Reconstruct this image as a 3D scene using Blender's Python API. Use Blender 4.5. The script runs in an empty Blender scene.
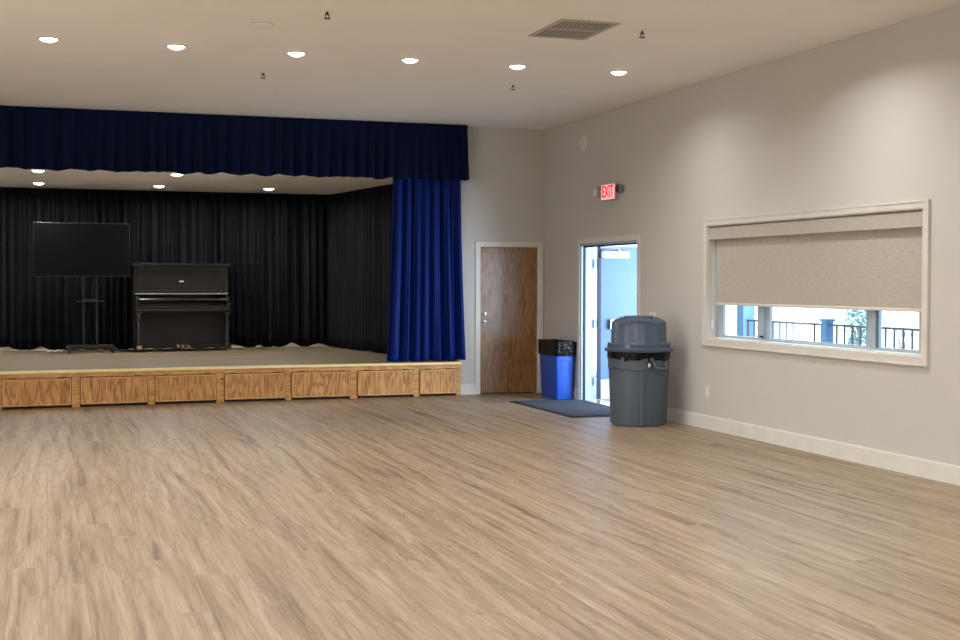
import bpy, bmesh, math, random
from mathutils import Vector, Matrix
random.seed(7)
S = bpy.context.scene
C = S.collection
PI = math.pi

# ------------------------------------------------------------------ colour
def lin(r, g, b):
    def f(v):
        v /= 255.0
        return v / 12.92 if v <= .04045 else ((v + .055) / 1.055) ** 2.4
    return (f(r), f(g), f(b), 1.0)

# ------------------------------------------------------------------ materials
def mat(name, col, rough=.6, metal=0, spec=.5, emis=None, estr=0, sheen=0, sheen_tint=None, noise=None, bump=None, coat=0):
    """noise=(scale, amount): gentle colour mottling; bump=(scale, strength, distance)"""
    m = bpy.data.materials.new(name); m.use_nodes = True
    nt = m.node_tree; p = nt.nodes['Principled BSDF']
    p.inputs['Base Color'].default_value = col
    p.inputs['Roughness'].default_value = rough
    p.inputs['Metallic'].default_value = metal
    p.inputs['Specular IOR Level'].default_value = spec
    p.inputs['Coat Weight'].default_value = coat
    if sheen:
        p.inputs['Sheen Weight'].default_value = sheen
        p.inputs['Sheen Roughness'].default_value = .4
        if sheen_tint: p.inputs['Sheen Tint'].default_value = sheen_tint
    if emis:
        p.inputs['Emission Color'].default_value = emis
        p.inputs['Emission Strength'].default_value = estr
    tc = nt.nodes.new('ShaderNodeTexCoord')
    if noise is None: noise = (6, .04)
    n = nt.nodes.new('ShaderNodeTexNoise'); n.inputs['Scale'].default_value = noise[0]; n.inputs['Detail'].default_value = 4
    nt.links.new(tc.outputs['Object'], n.inputs['Vector'])
    mr = nt.nodes.new('ShaderNodeMapRange')
    mr.inputs['From Min'].default_value = .3; mr.inputs['From Max'].default_value = .7
    mr.inputs['To Min'].default_value = 1 - noise[1]; mr.inputs['To Max'].default_value = 1 + noise[1]
    nt.links.new(n.outputs['Fac'], mr.inputs['Value'])
    mx = nt.nodes.new('ShaderNodeVectorMath'); mx.operation = 'SCALE'
    mx.inputs[0].default_value = col[:3]
    nt.links.new(mr.outputs['Result'], mx.inputs['Scale'])
    nt.links.new(mx.outputs['Vector'], p.inputs['Base Color'])
    if bump:
        bn = nt.nodes.new('ShaderNodeTexNoise'); bn.inputs['Scale'].default_value = bump[0]; bn.inputs['Detail'].default_value = 3
        nt.links.new(tc.outputs['Object'], bn.inputs['Vector'])
        bp = nt.nodes.new('ShaderNodeBump'); bp.inputs['Strength'].default_value = bump[1]; bp.inputs['Distance'].default_value = bump[2]
        nt.links.new(bn.outputs['Fac'], bp.inputs['Height'])
        nt.links.new(bp.outputs['Normal'], p.inputs['Normal'])
    return m

def N(nt, t, **kw):
    n = nt.nodes.new(t)
    for k, v in kw.items():
        if k in n.inputs: n.inputs[k].default_value = v
        else: setattr(n, k, v)
    return n

def plank_mat(name, along, pl, pw, light, mid, dark, rough=.42, seam=.002):
    """vinyl planks; along='Y' or 'X' gives the run of the boards"""
    m = bpy.data.materials.new(name); m.use_nodes = True
    nt = m.node_tree; p = nt.nodes['Principled BSDF']; L = nt.links.new
    tc = N(nt, 'ShaderNodeTexCoord'); sp = N(nt, 'ShaderNodeSeparateXYZ'); L(tc.outputs['Object'], sp.inputs[0])
    u, v = (sp.outputs['Y'], sp.outputs['X']) if along == 'Y' else (sp.outputs['X'], sp.outputs['Y'])
    cb = N(nt, 'ShaderNodeCombineXYZ'); L(u, cb.inputs['X']); L(v, cb.inputs['Y'])
    br = N(nt, 'ShaderNodeTexBrick', **{'Color1': (0, 0, 0, 1), 'Color2': (1, 1, 1, 1), 'Mortar': (.5, .5, .5, 1), 'Scale': 1.0,
        'Mortar Size': seam, 'Mortar Smooth': .1, 'Bias': 0.0, 'Brick Width': pl, 'Row Height': pw})
    br.offset = .37; br.offset_frequency = 2
    L(cb.outputs[0], br.inputs['Vector'])
    rnd = N(nt, 'ShaderNodeSeparateColor'); L(br.outputs['Color'], rnd.inputs[0])
    def coords(su, sv, ku, kv):
        a = N(nt, 'ShaderNodeMath', operation='MULTIPLY_ADD'); L(u, a.inputs[0]); a.inputs[1].default_value = su
        k1 = N(nt, 'ShaderNodeMath', operation='MULTIPLY'); L(rnd.outputs[0], k1.inputs[0]); k1.inputs[1].default_value = ku; L(k1.outputs[0], a.inputs[2])
        b = N(nt, 'ShaderNodeMath', operation='MULTIPLY_ADD'); L(v, b.inputs[0]); b.inputs[1].default_value = sv
        k2 = N(nt, 'ShaderNodeMath', operation='MULTIPLY'); L(rnd.outputs[0], k2.inputs[0]); k2.inputs[1].default_value = kv; L(k2.outputs[0], b.inputs[2])
        c = N(nt, 'ShaderNodeCombineXYZ'); L(a.outputs[0], c.inputs[0]); L(b.outputs[0], c.inputs[1]); return c
    c1 = coords(.5, 13, .5, .9)
    n1 = N(nt, 'ShaderNodeTexNoise', **{'Scale': 1.0, 'Detail': 6.0, 'Roughness': .64, 'Distortion': .5}); L(c1.outputs[0], n1.inputs['Vector'])
    r1 = N(nt, 'ShaderNodeValToRGB'); e = r1.color_ramp.elements
    e[0].position = .30; e[0].color = dark; e[1].position = .62; e[1].color = light
    k = e.new(.44); k.color = mid
    L(n1.outputs['Fac'], r1.inputs['Fac'])
    # crisp dark veins
    c2 = coords(.5, 8, .25, .5)
    n2 = N(nt, 'ShaderNodeTexNoise', **{'Scale': 1.0, 'Detail': 3.0, 'Roughness': .55, 'Distortion': 1.2}); L(c2.outputs[0], n2.inputs['Vector'])
    d = N(nt, 'ShaderNodeMath', operation='SUBTRACT'); L(n2.outputs['Fac'], d.inputs[0]); d.inputs[1].default_value = .5
    ab = N(nt, 'ShaderNodeMath', operation='ABSOLUTE'); L(d.outputs[0], ab.inputs[0])
    mr = N(nt, 'ShaderNodeMapRange', **{'From Min': .0, 'From Max': .022, 'To Min': .70, 'To Max': 1.0}); L(ab.outputs[0], mr.inputs['Value'])
    # fine pores
    c3 = coords(2.5, 62, 3, 5)
    n3 = N(nt, 'ShaderNodeTexNoise', **{'Scale': 1.0, 'Detail': 3.0, 'Roughness': .6}); L(c3.outputs[0], n3.inputs['Vector'])
    mr3 = N(nt, 'ShaderNodeMapRange', **{'From Min': .3, 'From Max': .7, 'To Min': .80, 'To Max': 1.17}); L(n3.outputs['Fac'], mr3.inputs['Value'])
    mr4 = N(nt, 'ShaderNodeMapRange', **{'From Min': 0, 'From Max': 1, 'To Min': .97, 'To Max': 1.03}); L(rnd.outputs[0], mr4.inputs['Value'])
    m1 = N(nt, 'ShaderNodeMath', operation='MULTIPLY'); L(mr.outputs[0], m1.inputs[0]); L(mr3.outputs[0], m1.inputs[1])
    m2 = N(nt, 'ShaderNodeMath', operation='MULTIPLY'); L(m1.outputs[0], m2.inputs[0]); L(mr4.outputs[0], m2.inputs[1])
    sm = N(nt, 'ShaderNodeMapRange', **{'From Min': 0, 'From Max': 1, 'To Min': 1, 'To Max': .72}); L(br.outputs['Fac'], sm.inputs['Value'])
    m3 = N(nt, 'ShaderNodeMath', operation='MULTIPLY'); L(m2.outputs[0], m3.inputs[0]); L(sm.outputs[0], m3.inputs[1])
    sc = N(nt, 'ShaderNodeVectorMath', operation='SCALE'); L(r1.outputs['Color'], sc.inputs[0]); L(m3.outputs[0], sc.inputs['Scale'])
    L(sc.outputs['Vector'], p.inputs['Base Color'])
    p.inputs['Roughness'].default_value = rough; p.inputs['Specular IOR Level'].default_value = .45
    bp = N(nt, 'ShaderNodeBump', **{'Strength': .15, 'Distance': .001}); L(n3.outputs['Fac'], bp.inputs['Height']); L(bp.outputs[0], p.inputs['Normal'])
    return m

def oak_mat(name, light, dark, rough=.4, axis='Z', off=0.0, coat=.1, cath=1.0):
    """sawn oak veneer, cathedral figure running along `axis` (object space)"""
    m = bpy.data.materials.new(name); m.use_nodes = True
    nt = m.node_tree; p = nt.nodes['Principled BSDF']; L = nt.links.new
    tc = N(nt, 'ShaderNodeTexCoord')
    mp = N(nt, 'ShaderNodeMapping')
    mp.inputs['Location'].default_value = (off, off * .7, off * .31)
    mp.inputs['Scale'].default_value = {'Z': (7 * cath, 7 * cath, 1.3), 'X': (1.3, 7 * cath, 7 * cath)}[axis]
    L(tc.outputs['Object'], mp.inputs[0])
    n = N(nt, 'ShaderNodeTexNoise', **{'Scale': 1.0, 'Detail': 2.0, 'Roughness': .4, 'Distortion': .5}); L(mp.outputs[0], n.inputs['Vector'])
    mu = N(nt, 'ShaderNodeMath', operation='MULTIPLY'); L(n.outputs['Fac'], mu.inputs[0]); mu.inputs[1].default_value = 48
    si = N(nt, 'ShaderNodeMath', operation='SINE'); L(mu.outputs[0], si.inputs[0])
    mp2 = N(nt, 'ShaderNodeMapping'); mp2.inputs['Scale'].default_value = {'Z': (170, 170, 6), 'X': (6, 170, 170)}[axis]
    L(tc.outputs['Object'], mp2.inputs[0])
    n2 = N(nt, 'ShaderNodeTexNoise', **{'Scale': 1.0, 'Detail': 2.0}); L(mp2.outputs[0], n2.inputs['Vector'])
    ad = N(nt, 'ShaderNodeMath', operation='MULTIPLY_ADD'); L(si.outputs[0], ad.inputs[0]); ad.inputs[1].default_value = .13; L(n2.outputs['Fac'], ad.inputs[2])
    r = N(nt, 'ShaderNodeValToRGB'); e = r.color_ramp.elements
    e[0].position = .25; e[0].color = dark; e[1].position = .68; e[1].color = light
    L(ad.outputs[0], r.inputs['Fac']); L(r.outputs['Color'], p.inputs['Base Color'])
    p.inputs['Roughness'].default_value = rough; p.inputs['Coat Weight'].default_value = coat; p.inputs['Coat Roughness'].default_value = .25
    return m

def weave_mat(name, col, amt=.12):
    m = mat(name, col, .85)
    nt = m.node_tree; p = nt.nodes['Principled BSDF']; L = nt.links.new
    tc = N(nt, 'ShaderNodeTexCoord'); mp = N(nt, 'ShaderNodeMapping'); mp.inputs['Scale'].default_value = (1, 14, 85); L(tc.outputs['Object'], mp.inputs[0])
    n = N(nt, 'ShaderNodeTexNoise', **{'Scale': 1.0, 'Detail': 4.0, 'Roughness': .7}); L(mp.outputs[0], n.inputs['Vector'])
    mr = N(nt, 'ShaderNodeMapRange', **{'From Min': .3, 'From Max': .7, 'To Min': 1 - amt, 'To Max': 1 + amt}); L(n.outputs['Fac'], mr.inputs['Value'])
    sc = N(nt, 'ShaderNodeVectorMath', operation='SCALE'); sc.inputs[0].default_value = col[:3]; L(mr.outputs[0], sc.inputs['Scale'])
    L(sc.outputs['Vector'], p.inputs['Base Color'])
    return m

M = {}
M['wall'] = mat('wall_paint', lin(205, 202, 195), .78, noise=(1.2, .015), bump=(38, .35, .004), spec=.3)
M['ceil'] = mat('ceiling_paint', lin(248, 244, 238), .85, noise=(1.5, .015), bump=(30, .3, .004), spec=.2)
M['stage_ceil'] = mat('stage_ceiling_paint', lin(250, 248, 242), .85, spec=.2)
M['trim'] = mat('white_trim_paint', lin(226, 224, 216), .45)
M['cream'] = mat('cream_trim_paint', lin(222, 218, 209), .45)
M['floor'] = plank_mat('vinyl_plank_floor', 'Y', 1.22, .182, lin(161, 142, 116), lin(140, 119, 94), lin(94, 75, 56))
M['deck'] = plank_mat('stage_plank_floor', 'X', 1.22, .182, lin(140, 123, 98), lin(120, 103, 80), lin(88, 73, 54), rough=.5)
M['oak'] = oak_mat('golden_oak', lin(214, 162, 100), lin(160, 106, 55))
M['oak_panels'] = [oak_mat('golden_oak_panel', lin(218, 164, 102), lin(142, 90, 44), off=i * 3.7 + 1, cath=[1, 1, 2.2, 1.6, 1.1, 1.5, 1.8][i]) for i in range(7)]
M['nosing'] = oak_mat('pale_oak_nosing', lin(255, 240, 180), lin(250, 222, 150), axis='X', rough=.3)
M['oak_x'] = oak_mat('golden_oak_rail', lin(216, 164, 102), lin(172, 118, 64), axis='X')
M['oak_highlight'] = oak_mat('oak_moulding_highlight', lin(226, 178, 116), lin(196, 144, 84), axis='X')  # paler oak paints the highlight lines along the panel mouldings
M['shadow_gap'] = mat('dark_gap', lin(60, 40, 26), .8)
M['wood_door'] = oak_mat('varnished_veneer_door', lin(172, 128, 80), lin(110, 74, 40), rough=.3, cath=1.3, off=2.2, coat=.8)
M['navy'] = mat('shaded_blue_velvet', lin(12, 22, 52), .8, sheen=.3, sheen_tint=lin(35, 80, 170), spec=.1)  # blue velvet darkened to navy because the valance hangs unlit
M['blue'] = mat('royal_blue_velvet', lin(7, 33, 102), .55, sheen=1.0, sheen_tint=lin(10, 95, 255), spec=.15)
M['black_cloth'] = mat('black_drape', lin(11, 12, 18), .62, sheen=.06, sheen_tint=lin(150, 165, 210), spec=.2)
M['black'] = mat('black_plastic', lin(20, 20, 22), .4)
M['black_metal'] = mat('black_metal', lin(48, 50, 54), .3, metal=.3)
M['screen'] = mat('dark_screen', lin(10, 9, 9), .4, spec=.12)
M['bezel'] = mat('screen_bezel', lin(62, 58, 62), .3, metal=.3)
M['piano'] = mat('ebonised_wood', lin(22, 20, 20), .3, noise=(9, .2), coat=.1)
M['piano_panel'] = mat('ebonised_wood_panel', lin(25, 22, 22), .36, noise=(7, .2))
M['piano_leg'] = mat('turned_leg_highlighted', lin(52, 46, 44), .22, coat=.4)  # lighter than the case, to paint in the highlights on the legs
M['brass'] = mat('worn_brass', lin(205, 190, 165), .35, metal=.6)
M['paper'] = mat('paper_white', lin(235, 232, 225), .7)
M['pale_glint'] = mat('painted_edge_glint', lin(170, 160, 152), .3, metal=.3)  # pale colour paints the highlight line along the music ledge
M['steel'] = mat('satin_steel', lin(190, 188, 182), .3, metal=.9)
M['grey_can'] = mat('grey_polyethylene', lin(84, 95, 108), .5, noise=(14, .05), bump=(220, .1, .001))
M['grey_lid'] = mat('grey_lid_plastic', lin(74, 88, 106), .27, noise=(14, .04))
M['bag'] = mat('black_bin_liner', lin(6, 6, 7), .25, bump=(22, .9, .02), spec=.2)
M['blue_bin'] = mat('blue_bin_plastic', lin(27, 80, 184), .42)
M['mat_pile'] = mat('blue_grey_mat_pile', lin(42, 46, 58), .95, noise=(90, .35), bump=(120, .8, .006))
M['rubber'] = mat('mat_rubber_edge', lin(38, 40, 48), .7)
M['shade'] = weave_mat('linen_shade', lin(186, 178, 166))
M['alu'] = mat('window_vinyl', lin(172, 186, 196), .4)
M['sash_edge'] = mat('sash_edge', lin(96, 112, 124), .5)
M['white_door'] = mat('blue_lit_metal_door', lin(70, 102, 152), .5)  # blue of the outdoor daylight put into the leaf's colour
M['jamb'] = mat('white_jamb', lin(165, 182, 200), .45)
M['seal_and_gap_dark'] = mat('dark_weatherstrip_and_gap', lin(28, 30, 42), .6)
M['grille'] = mat('vent_grille', lin(196, 188, 174), .5)
M['vent_dark'] = mat('vent_duct', lin(70, 64, 58), .9)
M['patio'] = mat('concrete_walk', lin(176, 178, 178), .9, noise=(3, .06))
M['yard'] = mat('pale_gravel_yard', lin(226, 224, 218), .95, noise=(2, .05))
M['rail'] = mat('dark_railing_paint', lin(92, 82, 84), .5)
M['post'] = mat('blue_grey_post', lin(96, 130, 158), .6)
M['leaf'] = mat('pale_blue_green_leaf', lin(96, 140, 140), .7, noise=(5, .3))
M['bark'] = mat('bark', lin(120, 110, 104), .9)
M['lens'] = mat('downlight_lens', lin(255, 255, 255), .5, emis=(1, .97, .92, 1), estr=14)
M['lens_stage'] = mat('stage_downlight_lens', lin(255, 255, 255), .5, emis=(1, .96, .9, 1), estr=9)
M['exit_face'] = mat('lit_exit_face', lin(250, 200, 200), .5, emis=lin(255, 176, 182), estr=.75)
M['exit_red'] = mat('lit_exit_letters', lin(230, 30, 50), .5, emis=lin(232, 28, 56), estr=.9)
M['exit_box'] = mat('exit_housing', lin(196, 190, 176), .5)
M['lamp_grey'] = mat('emergency_lamp_grey', lin(150, 148, 138), .5)
M['sprinkler'] = mat('sprinkler_metal', lin(80, 70, 60), .4, metal=.6)
g = bpy.data.materials.new('window_glass'); g.use_nodes = True
nt = g.node_tree; nt.nodes.clear()
o_ = N(nt, 'ShaderNodeOutputMaterial'); tr = N(nt, 'ShaderNodeBsdfTransparent'); gl = N(nt, 'ShaderNodeBsdfGlossy', Roughness=.02)
mx = N(nt, 'ShaderNodeMixShader', Fac=.05)
tr.inputs['Color'].default_value = (.93, .97, .98, 1)
mx.inputs[0].default_value = .05; nt.links.new(tr.outputs[0], mx.inputs[1]); nt.links.new(gl.outputs[0], mx.inputs[2]); nt.links.new(mx.outputs[0], o_.inputs[0])
M['glass'] = g

# ------------------------------------------------------------------ mesh helpers
class MB:
    def __init__(self): self.bm = bmesh.new()
    def box(self, x0, x1, y0, y1, z0, z1, bev=0):
        r = bmesh.ops.create_cube(self.bm, size=1)
        for v in r['verts']:
            v.co = Vector(((x0 + x1) / 2 + v.co.x * (x1 - x0), (y0 + y1) / 2 + v.co.y * (y1 - y0), (z0 + z1) / 2 + v.co.z * (z1 - z0)))
        if bev:
            es = list({e for v in r['verts'] for e in v.link_edges})
            bmesh.ops.bevel(self.bm, geom=es, offset=bev, segments=2, affect='EDGES', profile=.5)
        return self
    def prism(self, pts, z0, z1):
        a = [self.bm.verts.new((x, y, z0)) for x, y in pts]; b = [self.bm.verts.new((x, y, z1)) for x, y in pts]
        n = len(pts); self.bm.faces.new(a[::-1]); self.bm.faces.new(b)
        for i in range(n): self.bm.faces.new((a[i], a[(i + 1) % n], b[(i + 1) % n], b[i]))
        return self
    def lathe(self, prof, seg=32, c=(0, 0, 0), axis='Z', a0=0, a1=2 * PI, sx=1, sy=1):
        full = abs(a1 - a0 - 2 * PI) < 1e-6
        n = seg if full else seg + 1
        rings = []
        for r, z in prof:
            ring = []
            for i in range(n):
                t = a0 + (a1 - a0) * i / seg
                p = (r * math.cos(t) * sx, r * math.sin(t) * sy, z)
                if axis == 'X': p = (p[2], p[0], p[1])
                if axis == 'Y': p = (p[0], p[2], p[1])
                ring.append(self.bm.verts.new((p[0] + c[0], p[1] + c[1], p[2] + c[2])))
            rings.append(ring)
        for k in range(len(rings) - 1):
            for i in range(seg):
                j = (i + 1) % n
                self.bm.faces.new((rings[k][i], rings[k][j], rings[k + 1][j], rings[k + 1][i]))
        if full:
            for ring, (r, z) in ((rings[0], prof[0]), (rings[-1], prof[-1])):
                if r > 1e-4: self.bm.faces.new(ring)
        return self
    def tube(self, pts, r, seg=8):
        pts = [Vector(p) for p in pts]; rings = []
        up = Vector((0, 0, 1))
        for i, p in enumerate(pts):
            d = (pts[min(i + 1, len(pts) - 1)] - pts[max(i - 1, 0)]).normalized()
            a = d.cross(up)
            if a.length < .05: a = d.cross(Vector((0, 1, 0)))
            a.normalize(); b = d.cross(a)
            rr = r[i] if isinstance(r, (list, tuple)) else r
            rings.append([self.bm.verts.new(p + a * math.cos(2 * PI * k / seg) * rr + b * math.sin(2 * PI * k / seg) * rr) for k in range(seg)])
        for q in range(len(rings) - 1):
            for k in range(seg):
                self.bm.faces.new((rings[q][k], rings[q][(k + 1) % seg], rings[q + 1][(k + 1) % seg], rings[q + 1][k]))
        self.bm.faces.new(rings[0]); self.bm.faces.new(rings[-1]); return self
    def build(self, name, m, parent=None, smooth=False, bevel=0):
        bmesh.ops.recalc_face_normals(self.bm, faces=self.bm.faces[:])
        me = bpy.data.meshes.new(name); self.bm.to_mesh(me); self.bm.free()
        o = bpy.data.objects.new(name, me); C.objects.link(o); me.materials.append(m)
        if parent: o.parent = parent
        if smooth:
            for p in me.polygons: p.use_smooth = True
            try: me.set_sharp_from_angle(angle=math.radians(35))
            except Exception: pass
        if bevel:
            b = o.modifiers.new('bevel', 'BEVEL'); b.width = bevel; b.segments = 2; b.limit_method = 'ANGLE'
        return o

def thing(name, label, cat, loc=(0, 0, 0), rz=0, group=None):
    o = bpy.data.objects.new(name, None); C.objects.link(o); o.location = loc; o.rotation_euler = (0, 0, rz)
    o.empty_display_size = .1
    o['label'] = label; o['category'] = cat
    if group: o['group'] = group
    return o
def tag(o, label, cat, group=None):
    o['label'] = label; o['category'] = cat
    if group: o['group'] = group
    return o
def struct(o, label=None, cat=None):
    o['kind'] = 'structure'
    if label: o['label'] = label
    if cat: o['category'] = cat
    return o
def dup(o, parent=None):
    c = o.copy(); C.objects.link(c)
    if parent: c.parent = parent
    for ch in list(o.children): dup(ch, c)
    return c

# ------------------------------------------------------------------ plan (metres; camera stands at x=0,y=0)
XR, YB, H = 6.59, 16.80, 3.66          # right wall face, back wall face, ceiling
XL, YN = -6.9, -4.0                    # left and near walls
HS = .453                              # stage deck height
T = .17

# floor / ceiling
struct(MB().box(XL, XR + T, YN, 22.0, -.12, 0).build('floor', M['floor']), 'tan wood-look vinyl plank floor of the hall', 'floor')
struct(MB().box(XL, XR + T, YN, YB + .2, H, H + .12).build('ceiling', M['ceil']), 'flat textured beige hall ceiling with recessed lights', 'ceiling')
struct(MB().box(XL, XR + T, YB + .2, 21.62, 3.0, 3.12).build('ceiling_stage', M['stage_ceil']), 'low cream ceiling over the stage', 'ceiling')
struct(MB().box(XL - .1, XR + T, YB + .2, 22.0, H + .1, H + .22).build('ceiling_upper', M['ceil']), 'roof deck above the stage', 'ceiling')

# right wall with exit door (Y 13.775-15.50) and window (Y 8.58-12.09) openings
DY0, DY1, DH = 13.775, 15.50, 2.04
WY0, WY1, WZ0, WZ1 = 8.575, 12.095, .955, 2.135
w = MB()
w.box(XR, XR + T, YN, WY0, 0, H); w.box(XR, XR + T, WY0, WY1, 0, WZ0); w.box(XR, XR + T, WY0, WY1, WZ1, H)
w.box(XR, XR + T, WY1, DY0, 0, H); w.box(XR, XR + T, DY0, DY1, DH, H); w.box(XR, XR + T, DY1, YB + .2, 0, H)
struct(w.build('wall_right', M['wall']), 'greige textured right wall with exit doorway and window', 'wall')
# back wall right of stage, header above it
BX0, BX1, BH = 5.645, 6.505, 2.035
w = MB()
w.box(5.36, BX0, YB, YB + .2, 0, H); w.box(BX0, BX1, YB, YB + .2, BH, H); w.box(BX1, XR, YB, YB + .2, 0, H)
w.box(-5.36, 5.36, YB, YB + .2, 3.0, H); w.box(XL, -5.36, YB, YB + .2, 0, H)
struct(w.build('wall_back', M['wall']), 'greige back wall around the stage opening and wood door', 'wall')
struct(MB().box(XL - T, XL, YN, 22.0, 0, H).build('wall_left', M['wall']))
struct(MB().box(XL, XR + T, YN - T, YN, 0, H).build('wall_near', M['wall']))
struct(MB().box(XL, XR + T, 21.62, 22.0, 0, H + .1).build('wall_stage_back', M['wall']), 'back wall behind the black stage drape', 'wall')
struct(MB().box(5.85, 5.95, YB + .2, 21.62, 0, 3.0).build('wall_stage_right', M['wall']))
struct(MB().box(XR, XR + T, YB + .2, 22.0, 0, H + .1).build('wall_rear_right', M['wall']))

# baseboards
def baseboard(name, x0, x1, y0, y1):
    m_ = MB()
    if x1 - x0 < y1 - y0:
        m_.box(x0, x1, y0, y1, 0, .135); m_.box(x0 + .006, x1, y0, y1, .135, .145)
    else:
        m_.box(x0, x1, y0, y1, 0, .135); m_.box(x0, x1, y0 + .006, y1, .135, .145)
    return struct(m_.build(name, M['trim']), 'white painted baseboard', 'baseboard')
baseboard('baseboard_right', XR - .016, XR, YN, 13.71)
baseboard('baseboard_right_corner', XR - .016, XR, 15.565, YB)
baseboard('baseboard_back', 5.345, 5.585, YB - .016, YB)
struct(MB().box(-5.5, 5.5, 21.60, 21.62, HS, HS + .16).build('baseboard_stage', M['trim']), 'white baseboard behind the black drape', 'baseboard')

# ------------------------------------------------------------------ stage
FP = [(-5.4, 16.42), (-2.6, 16.42), (-.5, 16.46), (.9, 16.58), (2.4, 16.67), (3.9, 16.685), (5.34, 16.69)]
def fy(x):
    for (a, ya), (b_, yb) in zip(FP, FP[1:]):
        if x <= b_: return ya + (yb - ya) * (x - a) / (b_ - a)
    return FP[-1][1]
stage = thing('stage', 'raised stage platform faced with golden oak access panels', 'stage', (0, YB, 0))
def P(x, dy=0): return (x, fy(x) + dy - YB)
def strip(m_, x0, x1, d0, d1, z0, z1, bev=0):
    """box following the stage front between x0 and x1, from depth d0 (front) to d1 (back)"""
    n = max(1, int((x1 - x0) / .7))
    xs = [x0 + (x1 - x0) * i / n for i in range(n + 1)]
    m_.prism([P(x, d0) for x in xs] + [P(x, d1) for x in reversed(xs)], z0, z1)
sm = MB()
sm.prism([P(x, .02) for x, _ in FP] + [(5.34, -.002), (-5.4, -.002)], HS - .03, HS - .001)
sm.box(-5.35, 5.335, -.002, 4.79, HS - .03, HS - .001)
sm.build('deck', M['deck'], stage)
nm = MB(); strip(nm, -5.4, 5.345, -.012, .055, HS - .028, HS + .004); nm.build('nosing', M['nosing'], stage, bevel=.004)
fm = MB()
strip(fm, -5.4, 5.34, .0, .04, HS - .085, HS - .028)                  # top rail
bounds = [(a - .014 - .02 * (a + .5) / 5.9, b - .014 - .02 * (b + .5) / 5.9) for a, b in [(-.497, .312), (.407, 1.222), (1.308, 2.077), (2.179, 2.967), (3.046, 3.834), (3.929, 4.71), (4.786, 5.31)]]
allb = [(-5.2, -4.37), (-4.27, -3.44), (-3.34, -2.5), (-2.4, -1.54), (-1.44, -.59)] + bounds
xs = [-5.4] + [v for b in allb for v in b] + [5.34]
for i in range(0, len(xs), 2): strip(fm, xs[i], xs[i + 1], .0, .04, .0, HS - .085)
fm.build('face_frame', M['oak_x'], stage)
rm = MB(); strip(rm, -5.4, 5.32, .045, .05, .0, HS - .03); rm.build('riser_backing', M['shadow_gap'], stage)
em = MB(); em.box(5.325, 5.34, FP[-1][1] - YB + .04, -.002, 0, HS - .03); em.build('end_panel', M['oak'], stage)
for i, (x0, x1) in enumerate(bounds):
    pm = MB(); g_ = .008
    strip(pm, x0 + g_, x1 - g_, -.012, .02, .035, HS - .093)
    p_ = pm.build('access_panel', M['oak_panels'][i], stage); pm = MB()
    strip(pm, x0 + g_, x1 - g_, -.02, -.012, HS - .108, HS - .093); strip(pm, x0 + g_, x1 - g_, -.02, -.012, .035, .048)
    strip(pm, x0 + g_, x0 + g_ + .016, -.02, -.012, .035, HS - .093); strip(pm, x1 - g_ - .016, x1 - g_, -.02, -.012, .035, HS - .093)
    pm.build('panel_moulding', M['oak_highlight'], p_)
    for hx in (x0 + .12, x1 - .12):
        hm = MB(); strip(hm, hx - .045, hx + .045, -.006, 0, HS - .088, HS - .078); hm.build('hinge', M['shadow_gap'], p_)
sc_ = MB(); sc_.lathe([(.001, -.004), (.012, -.004), (.012, 0)], 12, (2.128, fy(2.128) - YB, .30), 'Y'); sc_.build('latch_hole', M['black'], stage)

# ------------------------------------------------------------------ curtains
def curtain_mesh(name, path, z0f, ztop, lam, amp_top, amp_bot, m, seed, rows=26, parent=None, step=.012, flare=None, zc=None, sharp=1.0, head=0):
    """pleated cloth hung along `path` (list of xy); z0f(s) gives the hem height"""
    rnd = random.Random(seed)
    P2 = [Vector((p[0], p[1])) for p in path]; segs = [(P2[i + 1] - P2[i]).length for i in range(len(P2) - 1)]; tot = sum(segs)
    def at(s):
        s = max(0, min(tot, s)); i = 0
        while i < len(segs) - 1 and s > segs[i]: s -= segs[i]; i += 1
        d = (P2[i + 1] - P2[i]).normalized(); return P2[i] + d * s, Vector((d.y, -d.x))
    n = int(tot / step)
    # irregular fold phases and heights
    ph = []; t = rnd.random() * 2 * PI; w = 1; am = 1; a_ = []; k = 0
    for i in range(n + 1):
        if k <= 0: w_t = rnd.uniform(.65, 1.45); am_t = rnd.uniform(.55, 1.25); k = int(lam / step)
        k -= 1; w += (w_t - w) * .15; am += (am_t - am) * .1
        t += 2 * PI * step / lam * w; ph.append(t); a_.append(am)
    o2 = [rnd.uniform(0, 6.28) for _ in range(4)]
    bm = bmesh.new(); grid = []
    for r in range(rows + 1):
        f = r / rows; row = []                               # 0 top .. 1 hem
        A = (amp_top + (amp_bot - amp_top) * f ** .8)
        if head: A *= min(1, max(.25, (f * (ztop - 1)) / head)) if f < .5 else 1
        for i in range(n + 1):
            s = i * step; p, nn = at(s)
            drift = .35 * math.sin(2.2 * f + o2[0] + s * .9) * f
            v = math.sin(ph[i] + drift)
            v = math.copysign(abs(v) ** sharp, v) + .28 * math.sin(2.3 * ph[i] + o2[1] + 1.5 * f) + .12 * math.sin(5.1 * ph[i] + o2[2])
            q = p + nn * (A * a_[i] * v)
            if flare: q = q + (P2[-1] - P2[0]).normalized() * flare((s / tot), f)
            zb = z0f(s / tot) + .006 * math.sin(ph[i] * .5 + o2[3]); z = ztop + (zb - ztop) * f
            row.append(bm.verts.new((q.x, q.y, z)))
        grid.append(row)
    for r in range(rows):
        for i in range(n): bm.faces.new((grid[r][i], grid[r][i + 1], grid[r + 1][i + 1], grid[r + 1][i]))
    me = bpy.data.meshes.new(name); bm.to_mesh(me); bm.free()
    for p in me.polygons: p.use_smooth = True
    o = bpy.data.objects.new(name, me); C.objects.link(o); me.materials.append(m)
    so = o.modifiers.new('thick', 'SOLIDIFY'); so.thickness = .004
    if parent: o.parent = parent
    return o

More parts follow.
